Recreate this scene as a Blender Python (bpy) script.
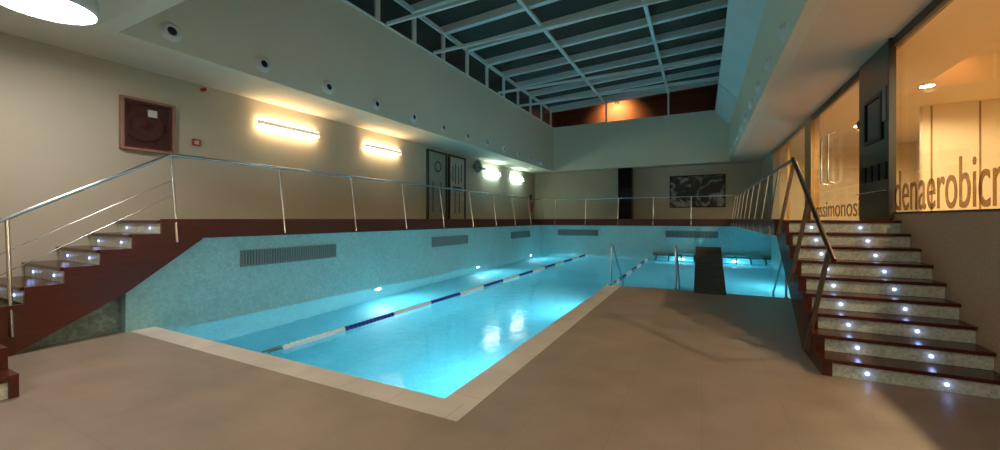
import bpy, math, random
from mathutils import Vector
R = math.radians
random.seed(4)
scene = bpy.context.scene
COL = scene.collection
for o in list(bpy.data.objects):
    bpy.data.objects.remove(o, do_unlink=True)

# ------------------------------------------------------------ camera, world, exposure
F_PX = 396.0
cd = bpy.data.cameras.new('camera')
cam = bpy.data.objects.new('camera', cd); COL.objects.link(cam)
cd.sensor_width = 36.0; cd.lens = 36.0 * F_PX / 1000.0
cd.shift_y = -0.0060
cd.clip_start = 0.05
cam.location = (0, 0, 1.57)
cam.rotation_euler = (R(90), R(0.0), R(27.0))
scene.camera = cam
w = bpy.data.worlds.new('night'); scene.world = w; w.use_nodes = True
w.node_tree.nodes['Background'].inputs[0].default_value = (0.25, 0.5, 0.55, 1)
w.node_tree.nodes['Background'].inputs[1].default_value = 0.02
vs = scene.view_settings
vs.view_transform = 'Standard'; vs.look = 'None'; vs.gamma = 1; vs.use_curve_mapping = False
vs.exposure = 1.0

STRIP_WARM, STRIP_COOL = 14.0, 15.0
ROUND_LAMP = 21.0
POOL_W = 100.0
STUDIO_W = 100.0

# ------------------------------------------------------------ materials
MATS = {}
def new_mat(name):
    m = bpy.data.materials.new(name); m.use_nodes = True
    MATS[name] = m
    return m, m.node_tree, m.node_tree.nodes['Principled BSDF']
def lin(c):
    return tuple(((v/255)/12.92 if v/255 <= .04045 else ((v/255+.055)/1.055)**2.4) for v in c) + (1,)
def plain(name, col, rough=.6, metal=0, emis=None, strength=0):
    m, t, b = new_mat(name)
    b.inputs['Base Color'].default_value = tuple(col[:3]) + (1,)
    b.inputs['Roughness'].default_value = rough
    b.inputs['Metallic'].default_value = metal
    if emis:
        b.inputs['Emission Color'].default_value = tuple(emis[:3]) + (1,)
        b.inputs['Emission Strength'].default_value = strength
    return m
def noisy(name, c1, c2, scale=3, rough=.7, detail=4, bump=0, metal=0, stretch=None):
    m, t, b = new_mat(name)
    tc = t.nodes.new('ShaderNodeTexCoord'); mp = t.nodes.new('ShaderNodeMapping')
    if stretch: mp.inputs['Scale'].default_value = stretch
    n = t.nodes.new('ShaderNodeTexNoise'); n.inputs['Scale'].default_value = scale; n.inputs['Detail'].default_value = detail
    r = t.nodes.new('ShaderNodeValToRGB')
    r.color_ramp.elements[0].position = .35; r.color_ramp.elements[1].position = .65
    r.color_ramp.elements[0].color = tuple(c1) + (1,); r.color_ramp.elements[1].color = tuple(c2) + (1,)
    L = t.links.new
    L(tc.outputs['Object'], mp.inputs[0]); L(mp.outputs[0], n.inputs[0]); L(n.outputs[0], r.inputs[0]); L(r.outputs[0], b.inputs['Base Color'])
    b.inputs['Roughness'].default_value = rough; b.inputs['Metallic'].default_value = metal
    if bump:
        bp = t.nodes.new('ShaderNodeBump'); bp.inputs['Strength'].default_value = bump; bp.inputs['Distance'].default_value = .02
        L(n.outputs[0], bp.inputs['Height']); L(bp.outputs[0], b.inputs['Normal'])
    return m
def mosaic(name, cols, cell=28, rough=.35, big=1.4):
    """small glass mosaic: random tesserae colours, broad mottling, thin joints"""
    m, t, b = new_mat(name); L = t.links.new
    tc = t.nodes.new('ShaderNodeTexCoord')
    v = t.nodes.new('ShaderNodeTexVoronoi'); v.inputs['Scale'].default_value = cell; v.inputs['Randomness'].default_value = .15
    v.distance = 'CHEBYCHEV'
    n = t.nodes.new('ShaderNodeTexNoise'); n.inputs['Scale'].default_value = big; n.inputs['Detail'].default_value = 5
    n2 = t.nodes.new('ShaderNodeTexNoise'); n2.inputs['Scale'].default_value = big*9; n2.inputs['Detail'].default_value = 2
    sep = t.nodes.new('ShaderNodeSeparateColor')
    a = t.nodes.new('ShaderNodeMath'); a.operation = 'MULTIPLY_ADD'; a.inputs[1].default_value = .32
    a2 = t.nodes.new('ShaderNodeMath'); a2.operation = 'MULTIPLY_ADD'; a2.inputs[1].default_value = .5; a2.inputs[2].default_value = -.16
    a3 = t.nodes.new('ShaderNodeMath'); a3.operation = 'MULTIPLY_ADD'; a3.inputs[1].default_value = .5
    r = t.nodes.new('ShaderNodeValToRGB')
    el = r.color_ramp.elements
    el[0].color = tuple(cols[0]) + (1,); el[1].color = tuple(cols[-1]) + (1,)
    el[0].position = .25; el[1].position = .8
    if len(cols) > 2:
        e = el.new(.5); e.color = tuple(cols[1]) + (1,)
    for x in (v, n, n2): L(tc.outputs['Object'], x.inputs[0])
    L(v.outputs['Color'], sep.inputs[0])
    L(n.outputs[0], a2.inputs[0]); L(n2.outputs[0], a3.inputs[0]); L(a2.outputs[0], a3.inputs[2])
    L(sep.outputs[0], a.inputs[0]); L(a3.outputs[0], a.inputs[2]); L(a.outputs[0], r.inputs[0])
    L(r.outputs[0], b.inputs['Base Color'])
    b.inputs['Roughness'].default_value = rough
    return m
def tiles(name, c1, c2, joint, sx, sy, rough=.4, var=.0, jw=.004, bumpy=True):
    m, t, b = new_mat(name); L = t.links.new
    tc = t.nodes.new('ShaderNodeTexCoord')
    br = t.nodes.new('ShaderNodeTexBrick'); br.offset = 0
    br.inputs['Scale'].default_value = 1; br.inputs['Brick Width'].default_value = sx; br.inputs['Row Height'].default_value = sy
    br.inputs['Mortar Size'].default_value = jw
    br.inputs['Color1'].default_value = tuple(c1) + (1,); br.inputs['Color2'].default_value = tuple(c2) + (1,)
    br.inputs['Mortar'].default_value = tuple(joint) + (1,)
    n = t.nodes.new('ShaderNodeTexNoise'); n.inputs['Scale'].default_value = 2.2; n.inputs['Detail'].default_value = 7
    mx = t.nodes.new('ShaderNodeMix'); mx.data_type = 'RGBA'; mx.blend_type = 'MULTIPLY'; mx.inputs[0].default_value = .45
    r = t.nodes.new('ShaderNodeValToRGB'); r.color_ramp.elements[0].position = .3; r.color_ramp.elements[1].position = .7
    r.color_ramp.elements[0].color = (.6, .6, .6, 1)
    L(tc.outputs['Object'], br.inputs[0]); L(tc.outputs['Object'], n.inputs[0]); L(n.outputs[0], r.inputs[0])
    L(br.outputs[0], mx.inputs[6]); L(r.outputs[0], mx.inputs[7]); L(mx.outputs[2], b.inputs['Base Color'])
    b.inputs['Roughness'].default_value = rough
    return m
def glassy(name, tint, refl=1.45, rough=.0, dirt=None):
    m, t, b = new_mat(name); L = t.links.new
    t.nodes.remove(b); out = t.nodes['Material Output']
    tr = t.nodes.new('ShaderNodeBsdfTransparent'); tr.inputs[0].default_value = tuple(tint) + (1,)
    gl = t.nodes.new('ShaderNodeBsdfGlossy'); gl.inputs['Roughness'].default_value = rough; gl.inputs[0].default_value = (1, 1, 1, 1)
    lw = t.nodes.new('ShaderNodeLayerWeight'); lw.inputs[0].default_value = .5
    pw = t.nodes.new('ShaderNodeMath'); pw.operation = 'POWER'; pw.inputs[1].default_value = 5
    fr = t.nodes.new('ShaderNodeMath'); fr.operation = 'MULTIPLY_ADD'; fr.inputs[1].default_value = .5; fr.inputs[2].default_value = refl
    L(lw.outputs['Facing'], pw.inputs[0]); L(pw.outputs[0], fr.inputs[0])
    mx = t.nodes.new('ShaderNodeMixShader')
    L(fr.outputs[0], mx.inputs[0]); L(tr.outputs[0], mx.inputs[1]); L(gl.outputs[0], mx.inputs[2]); L(mx.outputs[0], out.inputs[0])
    return m

noisy('cream_wall', lin((188, 180, 160))[:3], lin((194, 186, 166))[:3], .8, .75)
noisy('upper_plaster', lin((226, 220, 198))[:3], lin((230, 224, 202))[:3], .6, .8)
noisy('ceiling_paint', lin((222, 212, 190))[:3], lin((226, 216, 196))[:3], .5, .7)
noisy('brown_render', lin((166, 144, 118))[:3], lin((178, 156, 128))[:3], 30, .7, 6, .3)
mosaic('pool_tile', [lin((128, 184, 190))[:3], lin((140, 196, 202))[:3], lin((156, 208, 214))[:3]])
mosaic('basin_tile', [(.09, .49, .65), (.12, .54, .70), (.16, .59, .75)], 28, .4, .7)
mosaic('riser_tile', [lin((168, 178, 164))[:3], lin((200, 208, 190))[:3], lin((222, 228, 210))[:3]], 45, .35, 8)
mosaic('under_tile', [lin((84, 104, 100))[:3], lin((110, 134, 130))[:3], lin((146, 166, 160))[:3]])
tiles('deck_tile', lin((164, 144, 127))[:3], lin((166, 146, 129))[:3], lin((156, 137, 120))[:3], .6, .6, .42)
cc = [lin((226, 214, 200))[:3], lin((230, 218, 204))[:3], lin((196, 184, 170))[:3]]
tiles('coping_tile', *cc, .6, 50, .45)
tiles('coping_tile_side', *cc, 50, .6, .45)
noisy('red_wood', (.07, .009, .003), (.095, .012, .004), 3, .3, 5, 0, 0, (1, .6, 12))
noisy('dark_wood', (.06, .012, .006), (.085, .018, .009), 3, .22, 5, 0, 0, (1, 1, 6))
plain('steel', (.62, .62, .62), .22, 1)
plain('dark_steel', (.25, .25, .26), .35, 1)
plain('bronze', (.2, .15, .11), .3, 1)
plain('white_plastic', (.75, .76, .74), .45)
plain('black_hole', (.006, .006, .007), .6)
noisy('roof_frame', lin((232, 234, 228))[:3], lin((236, 238, 232))[:3], 4, .5)
noisy('side_panel', lin((204, 222, 222))[:3], lin((210, 226, 226))[:3], 1, .55)
noisy('grille_grey', lin((112, 132, 136))[:3], lin((120, 140, 144))[:3], 20, .6)
plain('grille_back', (.05, .07, .075), .8)
plain('acrylic_warm', (.75, .7, .6), .5, 0, (1, .72, .45), .22)
plain('acrylic_cool', (.75, .75, .7), .5, 0, (.75, 1, .93), .3)
plain('warm_strip', (.9, .9, .9), .5, 0, (1, .7, .38), STRIP_WARM)
plain('cool_strip', (.9, .9, .9), .5, 0, (.72, 1, .93), STRIP_COOL)
plain('round_diffuser', (.9, .9, .9), .5, 0, (1, .93, .86), ROUND_LAMP)
plain('blue_led', (.9, .9, .9), .5, 0, (.28, .4, 1), 2.2)
plain('pool_lens', (.9, .9, .9), .5, 0, (.75, 1, 1), 60)
plain('studio_downlight', (.9, .9, .9), .5, 0, (1, .85, .55), 40)
plain('rope_white', (.78, .8, .8), .4)
plain('rope_blue', (.01, .03, .28), .35)
plain('brass_spring', (.25, .24, .2), .35, 1)
plain('frame_pink', lin((150, 112, 98))[:3], .5)
plain('frame_inner', lin((80, 36, 30))[:3], .5)
plain('hose_red', (.07, .008, .008), .85)
plain('signal_red', (.4, .015, .01), .4)
plain('paper', (.6, .6, .56), .7)
plain('black_gloss', (.008, .008, .012), .15); MATS['black_gloss'].node_tree.nodes['Principled BSDF'].inputs['Specular IOR Level'].default_value = .12
noisy('dark_panel', (.02, .022, .02), (.035, .036, .03), 2, .15)
noisy('door_green', lin((146, 154, 140))[:3], lin((160, 166, 152))[:3], 5, .35)
noisy('door_pale', lin((176, 172, 156))[:3], lin((198, 192, 176))[:3], 7, .35)
plain('door_marks', lin((72, 70, 62))[:3], .5)
plain('door_frame', lin((50, 46, 38))[:3], .45)
noisy('studio_wall', lin((240, 220, 180))[:3], lin((242, 224, 184))[:3], 1, .7)
noisy('studio_floor', lin((150, 110, 60))[:3], lin((160, 118, 66))[:3], 3, .3)
plain('studio_joint', lin((150, 118, 70))[:3], .6)
plain('gold_post', lin((176, 138, 80))[:3], .35, .2)

noisy('slat_dark', (.04, .032, .022), (.075, .06, .042), 6, .5, 4, 0, 0, (1, 1, 14))
noisy('outer_wood', lin((176, 112, 78))[:3], lin((188, 120, 84))[:3], 1.2, .7, 5)
noisy('outer_dark', (.02, .03, .03), (.035, .045, .04), .6, .8)
glassy('lettering', (.62, .53, .42), .03, .3)
glassy('clear_glass', (.97, .96, .92), .025)
glassy('roof_glass', (.5, .55, .52), .04, .12)
m, t, b = new_mat('tinted_pane')
b.inputs['Base Color'].default_value = (.045, .055, .05, 1); b.inputs['Roughness'].default_value = .25
plain('duct_grey', lin((120, 128, 124))[:3], .5)

# picture: black and white swirls
m, t, b = new_mat('art'); L = t.links.new
tc = t.nodes.new('ShaderNodeTexCoord'); n = t.nodes.new('ShaderNodeTexNoise')
n.inputs['Scale'].default_value = 1.5; n.inputs['Detail'].default_value = 3; n.inputs['Distortion'].default_value = 1.6
r = t.nodes.new('ShaderNodeValToRGB'); e = r.color_ramp.elements
e[0].position = .42; e[0].color = (.012, .012, .01, 1); e[1].position = .62; e[1].color = (.36, .36, .32, 1)
x = e.new(.5); x.color = (.04, .04, .035, 1); x = e.new(.54); x.color = (.22, .22, .19, 1)
L(tc.outputs['Object'], n.inputs[0]); L(n.outputs[0], r.inputs[0]); L(r.outputs[0], b.inputs['Base Color'])
b.inputs['Roughness'].default_value = .4

# water: one refracting surface with gentle ripples
m, t, b = new_mat('water'); L = t.links.new
t.nodes.remove(b); out = t.nodes['Material Output']
tc = t.nodes.new('ShaderNodeTexCoord')
n = t.nodes.new('ShaderNodeTexNoise'); n.inputs['Scale'].default_value = 4.5; n.inputs['Detail'].default_value = 2
bp = t.nodes.new('ShaderNodeBump'); bp.inputs['Strength'].default_value = .16; bp.inputs['Distance'].default_value = .03
L(tc.outputs['Object'], n.inputs[0]); L(n.outputs[0], bp.inputs['Height'])
rf = t.nodes.new('ShaderNodeBsdfRefraction'); rf.inputs['IOR'].default_value = 1.333; rf.inputs['Roughness'].default_value = .0
rf.inputs[0].default_value = (.8, .98, 1, 1)
gl = t.nodes.new('ShaderNodeBsdfGlossy'); gl.inputs['Roughness'].default_value = .09; gl.inputs[0].default_value = (1, 1, 1, 1)
fr = t.nodes.new('ShaderNodeFresnel'); fr.inputs[0].default_value = 1.333
mx = t.nodes.new('ShaderNodeMixShader')
for q in (rf, gl, fr): L(bp.outputs[0], q.inputs['Normal'])
L(fr.outputs[0], mx.inputs[0]); L(rf.outputs[0], mx.inputs[1]); L(gl.outputs[0], mx.inputs[2]); L(mx.outputs[0], out.inputs[0])

# ------------------------------------------------------------ mesh builder
class MB:
    def __init__(s): s.v = []; s.f = []; s.sm = []
    def add(s, vs, fs, smooth=False):
        o = len(s.v); s.v += [tuple(p) for p in vs]
        for f in fs: s.f.append(tuple(i + o for i in f)); s.sm.append(smooth)
        return s
    def box(s, x0, x1, y0, y1, z0, z1):
        vs = [(x, y, z) for z in (z0, z1) for y in (y0, y1) for x in (x0, x1)]
        return s.add(vs, [(0, 2, 3, 1), (4, 5, 7, 6), (0, 1, 5, 4), (2, 6, 7, 3), (0, 4, 6, 2), (1, 3, 7, 5)])
    def prism(s, pts, a0, a1, axis='x'):
        """polygon pts extruded from a0 to a1; axis x: pts (y,z), axis y: pts (x,z), axis z: pts (x,y)"""
        mk = {'x': lambda a, p: (a, p[0], p[1]), 'y': lambda a, p: (p[0], a, p[1]), 'z': lambda a, p: (p[0], p[1], a)}[axis]
        n = len(pts)
        vs = [mk(a0, p) for p in pts] + [mk(a1, p) for p in pts]
        fs = [tuple(range(n)), tuple(range(2*n-1, n-1, -1))] + [(i, i+n, (i+1) % n + n, (i+1) % n) for i in range(n)]
        return s.add(vs, fs)
    def tube(s, path, r, n=10, caps=True):
        path = [Vector(p) for p in path]; rings = []
        up = None
        for i, p in enumerate(path):
            a = path[max(0, i-1)]; c = path[min(len(path)-1, i+1)]
            d = (c - a).normalized()
            if up is None:
                up = Vector((0, 0, 1)) if abs(d.z) < .9 else Vector((1, 0, 0))
            u = d.cross(up).normalized(); v = u.cross(d).normalized(); up = v
            rr = r[i] if isinstance(r, (list, tuple)) else r
            rings.append([p + u*math.cos(2*math.pi*k/n)*rr + v*math.sin(2*math.pi*k/n)*rr for k in range(n)])
        vs = [q for ring in rings for q in ring]; fs = []
        for i in range(len(path)-1):
            for k in range(n):
                a = i*n+k; b2 = i*n+(k+1) % n
                fs.append((a, b2, b2+n, a+n))
        s.add(vs, fs, True)
        if caps:
            s.add(rings[0], [tuple(range(n-1, -1, -1))]); s.add(rings[-1], [tuple(range(n))])
        return s
    def lathe(s, c, axis, prof, n=32):
        """profile [(radius, offset along axis)] about point c"""
        ax = Vector(axis).normalized(); up = Vector((0, 0, 1)) if abs(ax.z) < .9 else Vector((1, 0, 0))
        u = ax.cross(up).normalized(); v = ax.cross(u); c = Vector(c)
        vs = []; fs = []
        for (rr, h) in prof:
            for k in range(n):
                an = 2*math.pi*k/n
                vs.append(c + ax*h + (u*math.cos(an) + v*math.sin(an))*max(rr, 1e-4))
        for i in range(len(prof)-1):
            for k in range(n):
                a = i*n+k; b2 = i*n+(k+1) % n
                fs.append((a, b2, b2+n, a+n))
        return s.add(vs, fs, True)
    def build(s, name, mat, parent=None, bevel=0):
        me = bpy.data.meshes.new(name)
        off = Vector(parent_loc(parent)) if parent else Vector((0, 0, 0))
        me.from_pydata([tuple(Vector(p) - off) for p in s.v], [], s.f)
        for p, sm in zip(me.polygons, s.sm): p.use_smooth = sm
        import bmesh
        bm = bmesh.new(); bm.from_mesh(me); bmesh.ops.recalc_face_normals(bm, faces=bm.faces); bm.to_mesh(me); bm.free()
        me.materials.append(MATS[mat])
        o = bpy.data.objects.new(name, me); COL.objects.link(o)
        if parent: o.parent = parent
        if bevel:
            b = o.modifiers.new('bevel', 'BEVEL'); b.width = bevel; b.segments = 2; b.limit_method = 'ANGLE'
        return o
def parent_loc(p):
    l = Vector((0, 0, 0))
    while p is not None: l += Vector(p.location); p = p.parent
    return l
def tag(o, label, cat, group=None, kind=None):
    o['label'] = label; o['category'] = cat
    if group: o['group'] = group
    if kind: o['kind'] = kind
    return o
def thing(name, loc, label, cat, group=None):
    o = bpy.data.objects.new(name, None); COL.objects.link(o); o.location = loc; o.empty_display_size = .1
    return tag(o, label, cat, group)
def struct(name, mb, mat, parent=None, bevel=0):
    o = mb.build(name, mat, parent, bevel); o['kind'] = 'structure'; return o
def copy_tree(o, parent=None):
    c = o.copy(); COL.objects.link(c)
    if parent: c.parent = parent
    for ch in list(o.children): copy_tree(ch, c)
    return c
def relabel(o, loc, label, group=None):
    o.location = loc; o['label'] = label
    if group: o['group'] = group
    return o
def light(kind, name, loc, energy, color, size=.2, direction=None, parent=None, **kw):
    l = bpy.data.lights.new(name, kind); l.energy = energy; l.color = color
    if kind == 'AREA': l.size = size
    else: l.shadow_soft_size = size
    for k, v in kw.items(): setattr(l, k, v)
    o = bpy.data.objects.new(name, l); COL.objects.link(o)
    if parent: o.parent = parent; o.location = Vector(loc) - parent_loc(parent)
    else: o.location = loc
    if direction: o.rotation_euler = Vector(direction).to_track_quat('-Z', 'Y').to_euler()
    return o

# ------------------------------------------------------------ key dimensions
XL, XW, XR, XG = -7.1, -8.5, 1.1, 2.4     # pool left wall, upper left wall, gallery edge, right wall
YN, YF, YB = 2.86, 18.5, 21.1              # pool near, pool far, back wall
YA, YC = 2.45, 20.2                       # near and far edge of the roof well
ZW, ZB, ZS, ZK = 1.55, 1.27, 4.12, 6.42   # walkway, band bottom, soffit, well top
ZWATER, ZBOT = -.10, -1.45
XC, XCO = -2.0, -1.69                     # coping inner and outer
YS = 9.6                                  # near edge of small pool

# ------------------------------------------------------------ setting
struct('floor', MB().box(XW, XG, -4, 2.58, -.25, 0).box(XCO, XG, 2.58, YS, -.25, 0).box(XW, XL-.02, 2.58, 2.9, -.25, 0), 'deck_tile')
struct('trim_1', MB().box(XL, XCO, 2.58, YN, -.3, .004), 'coping_tile')
struct('trim_2', MB().box(XC, XCO, YN, YS, -.3, .004), 'coping_tile_side')
# pool basin
struct('floor_pool', MB().box(XL-.3, XG+.3, YN-.3, YF+.3, ZBOT-.2, ZBOT), 'basin_tile')
struct('wall_basin_near', MB().box(XL, XC-.02, YN-.2, YN+.02, ZBOT, -.3).box(XL, XC+.0, YN, YN+.03, -.3, -.03), 'basin_tile')
struct('wall_basin_deck', MB().box(XC-.03, XC+.2, YN+.03, YS, ZBOT, -.3).box(XC-.03, XC-.002, YN+.03, YS, -.3, -.03).box(XC-.03, XG, YS, YS+.03, ZBOT, -.03), 'basin_tile')
struct('wall_pool_left', MB().prism([(2.53, ZBOT), (YF+.3, ZBOT), (YF+.3, ZW-.06), (3.45, ZW-.06), (3.45, ZB), (2.53, .58)], XL-.3, XL), 'pool_tile')
struct('wall_pool_far', MB().box(XL, XG, YF, YF+.3, ZBOT, ZW-.06), 'pool_tile')
struct('wall_pool_right', MB().box(XG, XG+.3, 7.0, YF+.3, ZBOT, 1.30), 'pool_tile')
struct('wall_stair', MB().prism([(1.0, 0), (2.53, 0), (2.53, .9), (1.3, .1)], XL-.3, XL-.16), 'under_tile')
wt = MB()
pts = [(XL, YN+.03), (XC-.03, YN+.03), (XC-.03, YS+.03), (XG, YS+.03), (XG, YF), (XL, YF)]
wt.add([(p[0], p[1], ZWATER) for p in pts], [tuple(range(6))])
wo = wt.build('water', 'water'); wo.data.polygons[0].normal.z < 0 and wo.data.flip_normals(); tag(wo, 'clear glowing turquoise water filling the L-shaped indoor pool', 'water', kind='stuff')
# walkway decks
struct('floor_walkway', MB().box(XW, XL-.002, 3.2, YF, 1.36, ZW).box(XW, XG, YF, YB, 1.36, ZW).box(XR+.002, XG, 7.275, YF, 1.36, ZW), 'dark_wood')
struct('trim_3', MB().box(XL-.04, XL+.05, 3.45, YF-.05, ZB, ZW+.02), 'red_wood')
struct('trim_4', MB().box(XL-.04, XR+.04, YF-.05, YF+.04, ZB, ZW+.02), 'red_wood')
struct('trim_5', MB().box(XR-.05, XR+.04, 7.75, YF-.05, ZB+.03, ZW+.02), 'dark_wood')
struct('ceiling_gallery', MB().box(XR, XG, 7.75, YF, 1.27, 1.36), 'ceiling_paint')
# walls
struct('wall_left', MB().box(XW-.2, XW, -4, YB+.2, 0, ZS+.1), 'cream_wall')
struct('wall_far', MB().box(XW, XG, YB, YB+.2, 0, ZS+.1), 'cream_wall')
struct('wall_near', MB().box(XW, XG, -4.2, -4, 0, ZS+.1), 'cream_wall')
struct('wall_right', MB().box(XG, XG+.2, -4, 7.49, -.1, 1.64).box(XG, XG+.2, -4, 1.5, 1.64, ZS), 'brown_render')
struct('wall_right_end', MB().box(XG, XG+.2, 18.0, YB, 1.3, ZS), 'cream_wall')
# ceiling and roof well
struct('ceiling', MB().box(XW, XG+.2, -4, YA-.2, ZS, ZS+.2).box(XW, XL-.2, YA-.2, YB, ZS, ZS+.2).box(XL-.2, XR+.2, YC+.2, YB, ZS, ZS+.2).box(XR+.2, XG+.2, YA-.2, YB, ZS, ZS+.2), 'ceiling_paint')
struct('wall_well_left', MB().box(XL-.2, XL, YA-.2, YC+.2, ZS, ZK), 'upper_plaster')
struct('wall_well_far', MB().box(XL, XR, YC, YC+.2, ZS, ZK), 'upper_plaster')
struct('wall_well_near', MB().box(XL, XR, YA-.2, YA, ZS, ZK), 'upper_plaster')
struct('wall_well_right', MB().box(XR, XR+.2, YA-.2, YC+.2, ZS, 5.72), 'upper_plaster')
struct('trim_6', MB().prism([(XR, 5.72), (.53, 6.36), (.53, 6.5), (XR+.2, 6.5), (XR+.2, 5.72)], YA-.2, 15.9, 'y')
       .prism([(XR, 5.72), (.53, 6.36), (.53, 6.5), (XR+.2, 6.5), (XR+.2, 5.72)], 15.97, YC, 'y'), 'side_panel')

# ------------------------------------------------------------ skylight
def zr(x): return 7.35 + .045*(x - XL)
bays = [3.15 + 1.4*k for k in range(13)]
sk = thing('skylight', (XL, YA, ZK), 'grey framed glass roof with ridge beams over the pool hall', 'skylight')
for i, y in enumerate([YA+.05] + bays):
    y = min(y, YC-.06)
    MB().prism([(XL-.1, zr(XL)-.06), (XR+.1, zr(XR)-.06), (XR+.1, zr(XR)+.16), (XL-.1, zr(XL)+.16)], y-.08, y+.08, 'y').build('rafter', 'roof_frame', sk)
    MB().box(XL-.12, XL-.02, y-.07, y+.07, ZK, zr(XL)-.02).build('mullion', 'roof_frame', sk)
for x in (-4.3, -1.4):
    MB().prism([(YA, zr(x)-.14), (YC, zr(x)-.14), (YC, zr(x)-.06), (YA, zr(x)-.06)], x-.05, x+.05).build('purlin', 'roof_frame', sk)
    MB().box(x-.04, x+.04, YC+.02, YC+.1, ZK, zr(x)-.1).build('mullion', 'roof_frame', sk)
MB().box(XL-.12, XL-.0, YA, YC, zr(XL)-.06, zr(XL)+.06).build('eaves_beam', 'roof_frame', sk)
MB().prism([(XL, zr(XL)-.06), (XR, zr(XR)-.06), (XR, zr(XR)+.08), (XL, zr(XL)+.08)], YC-.06, YC+.1, 'y').build('end_beam', 'roof_frame', sk)
MB().box(XL-.06, XL+.03, YA, YC, ZK, ZK+.04).box(XL, .53, YC, YC+.1, ZK, ZK+.04).build('sill', 'roof_frame', sk)
for y in (5.6, 7.64, 9.6, 13.8, 15.8):
    MB().box(XL, .6, y-.035, y+.035, ZK+.05, ZK+.13).build('tie_beam', 'roof_frame', sk)
g = MB(); g.add([(XL-.2, YA-.1, zr(XL-.2)+.17), (XR+.3, YA-.1, zr(XR+.3)+.17), (XR+.3, YC+.2, zr(XR+.3)+.17), (XL-.2, YC+.2, zr(XL-.2)+.17)], [(0, 1, 2, 3)])
g.build('roof_pane', 'tinted_pane', sk)
g = MB(); g.add([(XL-.08, YA, ZK), (XL-.08, YC, ZK), (XL-.08, YC, zr(XL)), (XL-.08, YA, zr(XL))], [(0, 1, 2, 3)])
g.build('side_pane', 'tinted_pane', sk)
g = MB(); g.add([(XL, YC+.06, ZK), (XR, YC+.06, ZK), (XR, YC+.06, zr(XR)), (XL, YC+.06, zr(XL))], [(0, 1, 2, 3)])
g.build('end_pane', 'roof_glass', sk)
struct('wall_upper_right', MB().box(XR+.42, XR+.5, YA, YC+.2, ZK-.1, 7.9), 'outer_dark')
# buildings seen outside through the glass
struct('wall_outside_far', MB().box(-12, 6, 22.6, 22.8, 5, 9), 'outer_wood')
struct('ceiling_outside', MB().box(-14, 6, 0, 24, 11, 11.2), 'outer_dark')
struct('wall_outside_left', MB().box(-12.2, -12, 0, 24, 4.4, 11), 'outer_dark')
ol = thing('outdoor_lamp', (-4.2, 22.45, 8.0), 'warm outdoor lamp beyond the far end of the glass roof', 'lamp')
MB().lathe((-4.2, 22.5, 8.0), (0, 0, 1), [(0, .1), (.09, .1), (.12, 0), (.1, -.02), (0, -.02)], 20).build('lamp_hood', 'dark_steel', ol)
light('SPOT', 'lamp_light', (-4.2, 21.7, 7.95), 260, (1, .6, .3), .05, (0, 1, -.6), ol, spot_size=R(130), spot_blend=1)

# ------------------------------------------------------------ left staircase
lf = thing('staircase', (-7.8, 1.3, 0), 'dark red wooden staircase with lit risers on the left, under the hose cabinet', 'staircase')
RS, TD = .195, .33
top = []
for k in range(5):
    y = 2.92 - TD*k; z = ZW - RS*k
    top += [(y, z), (y, z-RS)]
poly = [(3.45, ZW+.02), (2.92, ZW+.02)] + top[1:] + [(1.19, ZW-5*RS), (1.19, 0), (1.5, 0), (2.53, .56), (3.45, ZB-.02)]
MB().prism(poly, XL+.002, XL+.05).build('stringer', 'red_wood', lf)
led_lathe = [(0, .01), (.014, .01), (.018, .004), (.018, 0)]
def riser_with_leds(parent, x0, x1, y, z0, z1, xs):
    rr = MB().box(x0, x1, y, y+.03, z0, z1).build('riser', 'riser_tile', parent)
    for x in xs:
        MB().lathe((x, y, (z0+z1)/2), (0, -1, 0), led_lathe, 14).build('step_light', 'blue_led', rr)
        light('POINT', 'step_glow', (x, y-.04, (z0+z1)/2), .03, (.4, .52, 1), .02, None, rr)
for k in range(5):
    y = 2.92 - TD*k; z = ZW - RS*k
    y1 = y + TD if k else 3.2
    MB().box(XW+.002, XL+.001, y-.03, y1, z-.04, z).build('tread', 'dark_wood', lf)
    riser_with_leds(lf, XW+.01, XL-.0, y, z-RS+.002, z-.042, (-8.15, -7.4))
MB().box(XW+.002, XL-.06, -.3, 1.26, ZW-5*RS-.04, ZW-5*RS).box(XL-.06, -6.03, -.3, 1.18, ZW-5*RS-.04, ZW-5*RS).build('landing', 'dark_wood', lf)
for k, x in enumerate((-5.4, -5.7, -6.0)):
    z = .1917*(k+1)
    if k < 2: MB().box(x-.3, x+.03, -.3, 1.13, z-.04, z).build('tread', 'dark_wood', lf)
    MB().box(x-.03, x, -.3, 1.13, z-.1917+.002, z-.042).build('riser', 'riser_tile', lf)
MB().prism([(-5.38, 0), (-5.38, .20), (-5.68, .20), (-5.68, .39), (-5.98, .39), (-5.98, .58), (-7.05, .58), (-7.05, 0)], 1.13, 1.19, 'y').build('stringer', 'red_wood', lf)

# ------------------------------------------------------------ right staircase
rt = thing('staircase', (1.75, 5.0, 0), 'wooden staircase of nine mosaic risers with blue lights, against the right wall', 'staircase')
r9 = ZW/9; td = .275; y0 = 5.04
for k in range(9):
    y = y0 + td*k; z = r9*(k+1)
    y1 = y + td + .005 if k < 8 else 7.24+.3
    if k < 8: MB().box(XR-.03, XG-.002, y-.035, y1, z-.035, z).build('tread', 'dark_wood', rt)
    else: MB().box(XR-.03, XG-.002, y-.035, y+.002, z-.035, z).build('tread', 'dark_wood', rt)
    riser_with_leds(rt, XR+.06, XG-.002, y, z-r9+.002, z-.037, (XR+.33, XG-.42))
pl = [(y0-.02, 0), (y0-.02, r9-.036)]
for k in range(1, 9): pl += [(y0+td*k-.02, r9*k-.036), (y0+td*k-.02, r9*(k+1)-.036)]
pl += [(7.75, ZW-.036), (7.75, 1.28), (7.2, .9), (5.9, 0)]
MB().prism(pl, XR-.02, XR+.06).build('stringer', 'dark_wood', rt)
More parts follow.
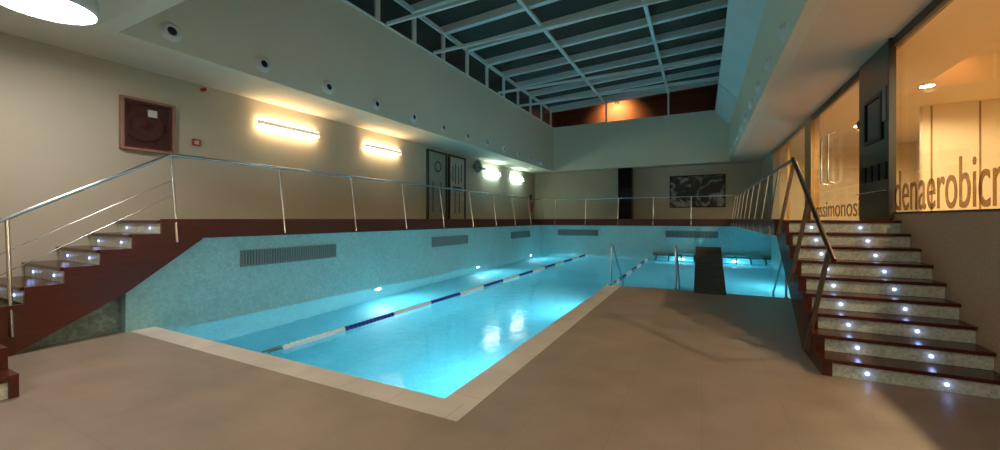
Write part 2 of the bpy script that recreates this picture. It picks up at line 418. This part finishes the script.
MB().prism([(5.9, 0), (5.96, 0), (7.25, .93), (7.75, 1.28), (7.75, 1.34), (7.2, .97)], XR+.06, XG-.003).build('underside', 'dark_wood', rt)

# ------------------------------------------------------------ railings
ZH = 2.54
def post(parent, base, topp, w=.045):
    """flat stainless post leaning inward, clamped to the fascia"""
    MB().tube([base, topp], .02, 10).build('post', 'steel', parent)
ra = thing('railing', (-7.0, 1.5, ZB), 'long stainless handrail on leaning posts along the left stair and walkway', 'railing')
MB().tube([(-7.2, 1.2, 1.40), (-7.2, 3.08, ZH), (-7.2, 3.16, ZH+.01), (-7.2, 18.7, ZH)], .024, 10).build('handrail', 'steel', ra)
ys = [3.1 + 1.732*k for k in range(10)]
for y in ys: post(ra, (XL+.07, y, 1.30 if y > 3.3 else 1.22), (-7.2, y, ZH-.01))
post(ra, (XL+.07, 1.5, .22), (-7.2, 1.5, 1.56))
for d in (.38, .62):
    MB().tube([(-7.17, 1.2, 1.40-d), (-7.17, 3.1, ZH-d)], .006, 6).build('cable', 'steel', ra)
rb = thing('railing', (-2.7, YF, ZB), 'thin pale handrail across the far end walkway in front of the picture', 'railing')
MB().tube([(-7.17, 18.66, ZH-.02), (XR+.1, 18.66, ZH-.02)], .022, 10).build('handrail', 'steel', rb)
for x in (-6.4, -4.9, -3.4, -1.9, -.4): post(rb, (x, YF-.07, 1.30), (x, 18.66, ZH-.03))
rc = thing('railing', (1.1, 12, ZB), 'stainless railing of the right gallery above the small pool', 'railing')
ZR = 2.46
MB().tube([(1.22, 7.33, ZR), (1.2, 18.64, ZR)], .026, 10).build('handrail', 'dark_steel', rc)
for k in range(9):
    y = 8.3 + 1.25*k
    MB().prism([(1.03, 1.30), (1.05, 1.30), (1.2, ZR-.02), (1.18, ZR-.02)], y-.07, y+.07, 'y').build('post', 'steel', rc)
rd = thing('railing', (1.1, 5.5, .1), 'dark bronze handrail on three leaning posts beside the right staircase', 'railing')
MB().tube([(1.25, 5.36, 1.13), (1.22, 7.3, ZR+.02)], .026, 10).build('handrail', 'bronze', rd)
for y in (5.5, 6.4, 7.3):
    zz = 1.13 + (y-5.36)*(ZR-1.13)/(7.3-5.36)
    MB().prism([(1.02, zz-1.12), (1.06, zz-1.12), (1.26, zz-.01), (1.22, zz-.01)], y-.025, y+.025, 'y').build('post', 'bronze', rd)

# ------------------------------------------------------------ wall lamps
def wall_lamp(y0, L_, mat, lab):
    zc = 3.62
    t = thing('wall_lamp', (XW, y0+L_/2, zc), lab, 'lamp', 'strip lamps on the left wall')
    MB().box(XW+.07, XW+.15, y0, y0+L_, zc-.025, zc+.065).box(XW, XW+.07, y0+.2, y0+.3, zc-.015, zc+.03).box(XW, XW+.07, y0+L_-.3, y0+L_-.2, zc-.015, zc+.03).build('body', 'acrylic_warm' if mat == 'warm_strip' else 'acrylic_cool', t, .006)
    MB().box(XW+.04, XW+.135, y0+.03, y0+L_-.03, zc-.055, zc-.028).build('lower_tube', mat, t)
    MB().box(XW+.04, XW+.12, y0+.03, y0+L_-.03, zc+.066, zc+.08).build('upper_tube', mat, t)
wall_lamp(5.16, 1.5, 'warm_strip', 'warm strip lamp nearest the hose cabinet on the left wall')
wall_lamp(8.18, 1.45, 'warm_strip', 'warm strip lamp just before the two panel doors')
wall_lamp(15.1, 1.4, 'cool_strip', 'cool white strip lamp beside the round wall speaker')
wall_lamp(17.8, 1.4, 'cool_strip', 'cool white strip lamp nearest the far left corner')

# round ceiling lamps; those behind the viewer are added as fill light
def round_lamp(x, y, lab):
    t = thing('ceiling_lamp', (x, y, ZS), lab, 'lamp')
    MB().lathe((x, y, ZS), (0, 0, -1), [(0, 0), (.44, 0), (.44, .18), (.425, .18), (.425, .15)], 48).build('drum', 'white_plastic', t)
    MB().lathe((x, y, ZS), (0, 0, -1), [(.425, .16), (.41, .175), (.2, .185), (0, .186)], 48).build('diffuser', 'round_diffuser', t)
    return t
round_lamp(-6.55, 1.62, 'large round white lamp glowing on the ceiling at the top left')
round_lamp(.6, -2.0, 'unseen round fill lamp added behind the viewer on the staircase side')  # added out of view to brighten the right stairs and wall
round_lamp(-2.8, -1.6, 'unseen round fill lamp added over the middle of the deck, behind the viewer')  # unseen copy of the visible lamp, added to fill the near end

# ------------------------------------------------------------ air nozzles on the well walls
ordn = ['nearest', 'second', 'third', 'fourth', 'fifth', 'sixth', 'seventh', 'eighth', 'ninth', 'tenth', 'eleventh', 'twelfth', 'farthest']
def nozzle(x, y, z, ax, lab, grp):
    t = thing('air_nozzle', (x, y, z), lab, 'air vent', grp)
    MB().lathe((x, y, z), ax, [(.145, 0), (.14, .015), (.115, .03), (.1, .03), (.085, .0)], 32).build('flange', 'white_plastic', t)
    MB().lathe((x, y, z), ax, [(.105, .03), (.1, .06), (.08, .075), (.065, .06), (.06, .035)], 28).build('nozzle_ring', 'white_plastic', t)
    MB().lathe((x, y, z), ax, [(.085, .002), (.062, .045), (0, .05)], 24).build('nozzle_mouth', 'black_hole', t)
    return t
n0 = nozzle(XL, 3.05, 4.38, (1, 0, 0), '', 'air nozzles on the left wall above the walkway')
for k in range(13):
    o = n0 if k == 0 else copy_tree(n0)
    relabel(o, (XL, 3.05+1.4*k, 4.38), ordn[k] + ' round white air nozzle along the left wall above the walkway')
m0 = nozzle(XR, 5.85, 4.38, (-1, 0, 0), '', 'air nozzles on the right wall above the gallery')
for k in range(11):
    o = m0 if k == 0 else copy_tree(m0)
    relabel(o, (XR, 5.85+1.4*k, 4.38), (ordn[k] if k < 10 else 'farthest') + ' round pale air nozzle along the right wall above the gallery')

# ------------------------------------------------------------ grilles
def grille(name_lab, a0, a1, z0, z1, face):
    if face == 'left':
        t = thing('wall_grille', (XL, (a0+a1)/2, z0), name_lab, 'vent', 'slotted air grilles in the mosaic')
        MB().box(XL, XL+.008, a0, a1, z0, z1).build('back_plate', 'grille_back', t)
        f = MB(); f.box(XL, XL+.03, a0, a1, z0, z0+.02).box(XL, XL+.03, a0, a1, z1-.02, z1).box(XL, XL+.03, a0, a0+.02, z0, z1).box(XL, XL+.03, a1-.02, a1, z0, z1)
        f.build('frame', 'grille_grey', t)
        s = MB(); n = 40
        for i in range(1, n):
            y = a0 + (a1-a0)*i/n; s.box(XL+.005, XL+.025, y-.014, y+.014, z0+.01, z1-.01)
        s.build('slats', 'grille_grey', t)
    else:
        t = thing('wall_grille', ((a0+a1)/2, YF, z0), name_lab, 'vent', 'slotted air grilles in the mosaic')
        MB().box(a0, a1, YF-.012, YF, z0, z1).build('back_plate', 'grille_back', t)
        f = MB(); f.box(a0, a1, YF-.03, YF, z0, z0+.02).box(a0, a1, YF-.03, YF, z1-.02, z1).box(a0, a0+.02, YF-.03, YF, z0, z1).box(a1-.02, a1, YF-.03, YF, z0, z1)
        f.build('frame', 'grille_grey', t)
        s = MB(); n = 40
        for i in range(1, n):
            x = a0 + (a1-a0)*i/n; s.box(x-.014, x+.014, YF-.025, YF-.005, z0+.01, z1-.01)
        s.build('slats', 'grille_grey', t)
grille('nearest long grey grille in the left mosaic wall', 4.05, 6.05, .74, 1.03, 'left')
grille('middle long grey grille in the left mosaic wall', 9.5, 11.5, .74, 1.03, 'left')
grille('farthest long grey grille in the left mosaic wall', 14.95, 16.95, .74, 1.03, 'left')
grille('long grey grille at the left of the far mosaic wall', -6.25, -4.3, .78, 1.07, 'far')
grille('long grey grille in the far mosaic wall under the picture', -1.4, .6, .78, 1.07, 'far')

# ------------------------------------------------------------ pool lights
def pool_light(p, d, lab, energy, down=.55):
    t = thing('pool_light', p, lab, 'lamp', 'underwater pool lights')
    MB().lathe(p, d, [(.15, 0), (.15, .02), (.11, .035), (.1, .025)], 28).build('bezel', 'steel', t)
    MB().lathe(p, d, [(.1, .022), (.06, .034), (0, .038)], 24).build('lens', 'pool_lens', t)
    dd = Vector(d)
    q = Vector(p) + dd*.1
    light('SPOT', 'beam', q, energy, (.8, 1, 1), .12, dd + Vector((0, 0, -down)), t, spot_size=R(160), spot_blend=.9)
ol_ = ['nearest', 'middle', 'farthest']
for k in range(3):
    pool_light((XL, 7.3+4.87*k, -.38), (1, 0, 0), ol_[k] + ' bright underwater light in the left pool wall', POOL_W)
for k, y in enumerate((4.6, 8.4)):
    pool_light((XC-.03, y, -.38), (-1, 0, 0), ('nearer' if k == 0 else 'farther') + ' underwater light in the pool wall under the deck edge', POOL_W)
pool_light((-.75, YF, -.38), (0, -1, 0), 'underwater light at the far wall, left of the dark slatted block', POOL_W)
pool_light((1.2, YF, -.38), (0, -1, 0), 'underwater light at the far wall, right of the dark slatted block', POOL_W)
pool_light((XG, 13.0, -.38), (-1, 0, 0), 'underwater light in the right wall below the gallery', POOL_W)

# ------------------------------------------------------------ lane ropes
def lane_rope(x, ystart, yend, yblue, lab, r=.038):
    t = thing('lane_rope', (x, ystart, ZWATER), lab, 'lane rope')
    z = ZWATER + .025
    hk = MB().tube([(x, ystart-.28, z+.03), (x, ystart-.2, z+.03), (x, ystart-.02, z)], .012, 8)
    for i in range(7): hk.lathe((x, ystart-.2+.025*i, z+.02), (0, 1, 0), [(.02, -.006), (.03, 0), (.02, .006)], 10)
    hk.build('tension_hook', 'brass_spring', t)
    y = ystart; col = 0
    bounds = []; yy = yblue
    seg = [(ystart, yblue, 'rope_white')]
    c = 'rope_blue'
    while yy < yend:
        y2 = min(yy+1.05, yend); seg.append((yy, y2, c)); c = 'rope_white' if c == 'rope_blue' else 'rope_blue'; yy = y2
    for a, b2, c in seg:
        n = max(2, int((b2-a)/.075)); prof = []
        for i in range(n):
            h0 = (b2-a)*i/n; h1 = (b2-a)*(i+1)/n
            prof += [(r*.62, h0), (r, h0+(h1-h0)*.2), (r, h0+(h1-h0)*.7), (r*.62, h0+(h1-h0)*.9)]
        MB().lathe((x, a, z), (0, 1, 0), [(0, 0)] + prof + [(0, b2-a)], 12).build('float_section', c, t)
lane_rope(-4.75, 3.25, 18.3, 4.22, 'long blue and white lane rope down the middle of the main pool')
lane_rope(-2.0, 10.6, 17.6, 11.0, 'shorter blue and white rope between main pool and small pool')

# ------------------------------------------------------------ pool handrails
def pool_rail(x, y, lab):
    t = thing('pool_handrail', (x, y, 0), lab, 'handrail', 'pool entry handrails')
    MB().tube([(x, y, 0), (x, y, .9), (x, y+.03, .955), (x, y+.09, .97), (x, y+.15, .94), (x, y+1.45, -.05), (x, y+1.6, -.2), (x, y+1.62, -.9)], .021, 10).build('rail', 'steel', t)
    MB().lathe((x, y, 0), (0, 0, 1), [(.06, 0), (.06, .012), (.03, .03), (.022, .03)], 20).build('flange', 'steel', t)
pool_rail(-1.9, 9.5, 'steel handrail at the corner of the deck and lane rope')
pool_rail(-.51, 9.5, 'steel handrail left of the dark slatted block')
pool_rail(1.48, 9.5, 'steel handrail right of the dark slatted block, beside the staircase')

# dark slatted ramp block between the small pools
bk = thing('slatted_ramp', (.2, 9.4, 0), 'dark slatted sloping block rising from the deck between handrails', 'ramp')
ys0, ys1, zt = 9.35, 12.1, .8
MB().prism([(ys0, 0), (ys1, zt-.03), (ys1+.1, zt-.03), (ys1+.1, ZBOT), (ys0+.35, ZBOT), (ys0+.35, 0)], -.13, .43).build('core', 'slat_dark', bk)
N = 14
for i in range(N):
    a = i/N; b2 = (i+.78)/N
    MB().prism([(ys0+(ys1-ys0)*a, zt*a), (ys0+(ys1-ys0)*b2, zt*b2), (ys0+(ys1-ys0)*b2, zt*b2+.035), (ys0+(ys1-ys0)*a, zt*a+.035)], -.15, .45).build('slat', 'slat_dark', bk)
# submerged massage bench with grey rail at the far wall
bn = thing('massage_bench', (.3, 17.8, ZBOT), 'long grey railed massage bench just under the water at the far wall', 'bench')
MB().box(-1.9, XG-.02, YF-.16, YF-.01, .02, .14).build('rail_housing', 'grille_grey', bn)
MB().box(-1.9, XG-.02, YF-.75, YF-.2, -.55, -.47).build('ledge', 'basin_tile', bn)
for i in range(9):
    x = -1.7 + i*.48
    MB().tube([(x, YF-.1, .06), (x, YF-.5, .05), (x, YF-.85, -.02), (x, YF-.9, -.5)], .028, 8).build('bracket', 'grille_back', bn)
MB().tube([(-1.85, YF-.5, .05), (XG-.08, YF-.5, .05)], .025, 8).build('grab_bar', 'grille_back', bn)

# ------------------------------------------------------------ left wall fittings
hc = thing('fire_hose_cabinet', (XW, 3.3, 2.72), 'framed fire hose cabinet with red reel behind glass on the left wall', 'hose cabinet')
fy0, fy1, fz0, fz1 = 2.94, 3.69, 2.72, 3.6
def ring(mb, x0, x1, a0, a1, b0, b1, w1):
    mb.box(x0, x1, a0, a1, b0, b0+w1).box(x0, x1, a0, a1, b1-w1, b1).box(x0, x1, a0, a0+w1, b0+w1, b1-w1).box(x0, x1, a1-w1, a1, b0+w1, b1-w1); return mb
ring(MB(), XW, XW+.09, fy0, fy1, fz0, fz1, .045).build('frame', 'frame_pink', hc, .004)
ring(MB(), XW+.01, XW+.075, fy0+.06, fy1-.06, fz0+.06, fz1-.06, .025).build('door_frame', 'frame_inner', hc)
MB().box(XW, XW+.01, fy0+.05, fy1-.05, fz0+.05, fz1-.05).build('back', 'hose_red', hc)
MB().lathe((XW+.012, 3.27, 3.17), (1, 0, 0), [(.29, 0), (.29, .015), (.27, .04), (.2, .04), (.19, .02), (.08, .02), (.07, .045), (0, .045)], 36).build('reel', 'hose_red', hc)
MB().box(XW+.06, XW+.064, 3.30, 3.43, 3.32, 3.44).build('notice', 'paper', hc)
MB().box(XW+.075, XW+.09, 3.55, 3.61, 3.1, 3.2).build('latch', 'hose_red', hc)
g = MB(); g.box(XW+.05, XW+.055, fy0+.07, fy1-.07, fz0+.07, fz1-.07); g.build('glass', 'clear_glass', hc)
cp = thing('fire_call_point', (XW, 4.03, 2.98), 'small red square fire alarm call point right of the hose cabinet', 'alarm')
ring(MB(), XW, XW+.05, 3.98, 4.11, 2.95, 3.07, .022).build('housing', 'signal_red', cp, .003)
MB().box(XW, XW+.035, 4.0, 4.09, 2.97, 3.05).build('break_glass', 'paper', cp)
si = thing('fire_siren', (XW+.3, 4.1, ZS), 'small red alarm siren under the ceiling above the call point', 'alarm')
MB().lathe((XW+.12, 4.15, 4.03), (1, 0, 0), [(0, -.12), (.035, -.12), (.035, -.05), (.03, -.01), (.02, .02), (0, .03)], 20).build('sounder', 'signal_red', si)
# speaker by the cool lamps
sp = thing('wall_speaker', (XW, 14.4, 3.75), 'round grey wall speaker beside the first cool white lamp', 'speaker')
MB().lathe((XW, 14.3, 3.76), (1, 0, 0), [(.1, 0), (.1, .12), (.26, .16), (.26, .22), (.23, .23), (.2, .18), (0, .2)], 28).build('housing', 'duct_grey', sp)
MB().tube([(XW+.15, 14.3, 3.76), (XW+.3, 14.75, 3.68)], .05, 12).build('arm', 'duct_grey', sp)
ex = thing('fire_extinguisher', (XW+.12, 20.4, 2.3), 'red fire extinguisher with black sign hung in the far left corner', 'extinguisher')
MB().lathe((XW+.12, 20.4, 1.95), (0, 0, 1), [(0, 0), (.07, 0), (.08, .03), (.08, .42), (.05, .5), (.025, .52)], 20).build('cylinder', 'signal_red', ex)
MB().lathe((XW+.12, 20.4, 2.47), (0, 0, 1), [(.025, 0), (.03, .04), (.02, .08), (0, .08)], 12).tube([(XW+.12, 20.4, 2.5), (XW+.22, 20.35, 2.48), (XW+.22, 20.32, 2.15)], .015, 8).build('valve_and_hose', 'black_gloss', ex)
MB().box(XW, XW+.02, 20.3, 20.55, 2.62, 2.9).build('sign', 'black_gloss', ex)
# doors
def door(n, y0, y1, mat, pale):
    d = MB().box(XW+.005, XW+.05, y0+.06, y1-.06, ZW, 3.93).build('door_%d' % n, mat); d['kind'] = 'structure'
    f = MB().box(XW, XW+.09, y0, y0+.06, ZW, 4.0).box(XW, XW+.09, y1-.06, y1, ZW, 4.0).box(XW, XW+.09, y0+.06, y1-.06, 3.93, 4.0)
    f.build('door_frame', 'door_frame', d)
    mk = MB(); c = (y0+y1)/2
    if pale:
        for (a, z0, z1) in ((-.3, 3.0, 3.6), (-.12, 2.9, 3.7), (.1, 2.9, 3.6), (.3, 3.0, 3.7), (-.15, 1.8, 2.6), (.15, 1.8, 2.6)):
            mk.box(XW+.05, XW+.056, c+a-.03, c+a+.03, z0, z1)
        mk.box(XW+.05, XW+.056, c-.3, c+.3, 2.75, 2.82)
        mk.build('frosted_marks', 'door_marks', d)
        MB().tube([(XW+.05, c-.25, 2.68), (XW+.11, c-.25, 2.66), (XW+.11, c+.25, 2.66), (XW+.05, c+.25, 2.68)], .018, 8).build('push_bar', 'black_gloss', d)
    else:
        mk.lathe((XW+.05, c+.05, 3.45), (1, 0, 0), [(.2, 0), (.2, .012), (.15, .012), (.15, 0)], 28)
        mk.box(XW+.05, XW+.056, c-.28, c-.22, 1.8, 2.9).box(XW+.05, XW+.056, c+.2, c+.26, 1.8, 2.9)
        mk.build('frosted_marks', 'door_marks', d)
door(1, 11.05, 12.2, 'door_green', False)
door(2, 12.35, 13.5, 'door_pale', True)

# far wall: black column, picture
cl = thing('column', (-3.4, 20.55, ZW), 'glossy black column standing on the far walkway', 'column')
MB().box(-3.75, -3.08, 20.4, 20.9, ZW+.06, ZS-.001).build('shaft', 'black_gloss', cl, .02)
MB().box(-3.78, -3.05, 20.37, 20.93, ZW, ZW+.06).build('plinth', 'black_gloss', cl)
pc = thing('picture', (-.2, YB, 2.15), 'large black and white abstract picture hanging on the far wall', 'picture')
MB().box(-1.4, .98, YB-.05, YB, 2.12, 3.66).build('frame', 'black_gloss', pc)
MB().box(-1.36, .94, YB-.056, YB-.05, 2.16, 3.62).build('canvas', 'art', pc)

# ------------------------------------------------------------ glazed studio on the right
XS = 6.3
struct('floor_studio', MB().box(XG+.2, XS, 1.5, 18.2, 1.4, 1.545).box(XG, XG+.2, 7.49, 18.2, 1.31, 1.552), 'studio_floor')
struct('ceiling_studio', MB().box(XG+.2, XS, 1.5, 18.2, ZS-.02, ZS+.15), 'studio_wall')
struct('wall_studio', MB().box(XS, XS+.1, 1.5, 18.2, 1.5, ZS).box(XG+.2, XS, 18.0, 18.2, 1.5, ZS).box(XG+.2, XS, 1.4, 1.5, 1.5, ZS), 'studio_wall')
struct('wall_studio_partition', MB().box(4.4, XS, 12.2, 12.32, 1.55, ZS-.02), 'studio_wall')
jj = MB()
for y in (3.5, 5.2, 6.9): jj.box(XS-.006, XS, y-.012, y+.012, 1.55, ZS-.03)
for x in (4.55, 5.3): jj.box(x-.014, x+.014, 12.19, 12.2, 1.55, ZS-.03)
struct('trim_7', jj, 'studio_joint')
# glass panes
def pane(n, y0, y1, z0=1.66, z1=4.03):
    d = MB().box(XG+.02, XG+.035, y0, y1, z0, z1).build('window_%d' % n, 'clear_glass'); d['kind'] = 'structure'; return d
w1 = pane(1, 1.5, 7.47)
MB().box(XG-.0, XG+.2, 1.5, 7.5, 1.64, 1.665).box(XG, XG+.06, 1.5, 7.5, 4.0, ZS).build('window_frame', 'door_frame', w1)
w2 = pane(2, 12.75, 18.0, 1.56)
MB().box(XG, XG+.06, 12.75, 18.0, 4.0, ZS).box(XG, XG+.06, 15.2, 15.26, 1.55, 4.0).build('window_frame', 'gold_post', w2)
for n, (a, b2) in enumerate(((8.74, 10.6), (10.62, 12.1))):
    d = MB().box(XG+.02, XG+.035, a, b2, 1.56, 4.0).build('door_%d' % (n+3), 'clear_glass'); d['kind'] = 'structure'
    hy = b2-.25 if n == 0 else a+.25
    MB().tube([(XG+.02, hy, 3.35), (XG-.08, hy, 3.3), (XG-.08, hy, 2.35), (XG+.02, hy, 2.3)], .018, 8).build('door_handle', 'steel', d)
    MB().box(XG+.0, XG+.05, a, b2, 4.0, ZS).build('door_frame', 'door_frame', d)
    if n == 0: MB().box(XG-.02, XG+.06, a, a+.14, 3.12, 3.24).build('lock', 'black_gloss', d)
struct('trim_8', MB().box(XG-.02, XG+.15, 12.1, 12.75, 1.55, ZS), 'gold_post')
# dark panel between doors and window
dp = MB().box(XG-.03, XG+.03, 7.49, 8.72, 1.55, ZS).build('wall_dark_panel', 'dark_panel'); dp['kind'] = 'structure'
ring(MB(), XG-.05, XG-.03, 7.75, 8.45, 2.75, 3.45, .05).build('display_frame', 'black_gloss', dp)
MB().box(XG-.04, XG-.03, 7.62, 7.74, 3.0, 3.5).build('notice', 'duct_grey', dp)
for k in range(4): MB().box(XG-.045, XG-.03, 7.6+.27*k, 7.75+.27*k, 2.15, 2.4).build('leaflet_holder', 'black_gloss', dp)
MB().tube([(XG-.07, 7.52, 1.98), (XG-.07, 8.7, 1.98)], .008, 8).build('rail', 'steel', dp)
MB().box(XG-.05, XG+.03, 7.465, 7.49, 1.55, ZS).build('edge_trim', 'door_frame', dp)
# lettering on the glass
def lettering(txt, y_from, y_to, z, parent, h, name='lettering'):
    c = bpy.data.curves.new('txt', 'FONT'); c.body = txt; c.size = 1; c.extrude = .004
    tmp = bpy.data.objects.new('txt', c); COL.objects.link(tmp)
    bpy.context.view_layer.update()
    me = bpy.data.meshes.new_from_object(tmp.evaluated_get(bpy.context.evaluated_depsgraph_get()))
    bpy.data.objects.remove(tmp, do_unlink=True)
    xs = [v.co.x for v in me.vertices]; x0, x1 = min(xs), max(xs)
    s = (y_from - y_to)/(x1-x0)
    for v in me.vertices:
        v.co = (XG-.002 + v.co.z, y_from - (v.co.x-x0)*s, z + v.co.y*h)
    me.materials.clear(); me.materials.append(MATS['lettering'])
    o = bpy.data.objects.new(name, me); COL.objects.link(o); o.parent = parent
lettering('denaerobicn', 7.42, 5.15, 1.69, w1, .78)
lettering('nessimonosi', 12.0, 8.78, 1.62, bpy.data.objects['door_3'], .50)
# studio downlights
k = 0
for y, lab in ((6.6, 'round warm downlight in the studio ceiling behind the large lettered window'), (3.6, 'round warm downlight in the studio ceiling at the near end'), (10.35, 'round warm downlight behind the glass doors'), (14.0, 'round warm downlight behind the far glass panes')):
    t = thing('downlight', (3.8, y, ZS-.02), lab, 'lamp')
    MB().lathe((3.8, y, ZS-.02), (0, 0, -1), [(.13, 0), (.13, .012), (.1, .015)], 28).build('bezel', 'steel', t)
    MB().lathe((3.8, y, ZS-.02), (0, 0, -1), [(.1, .013), (0, .014)], 24).build('lens', 'studio_downlight', t)
    light('SPOT', 'downlight_beam', (3.8, y, ZS-.06), STUDIO_W*2, (1, .82, .54), .1, (0, 0, -1), t, spot_size=R(172), spot_blend=.3)
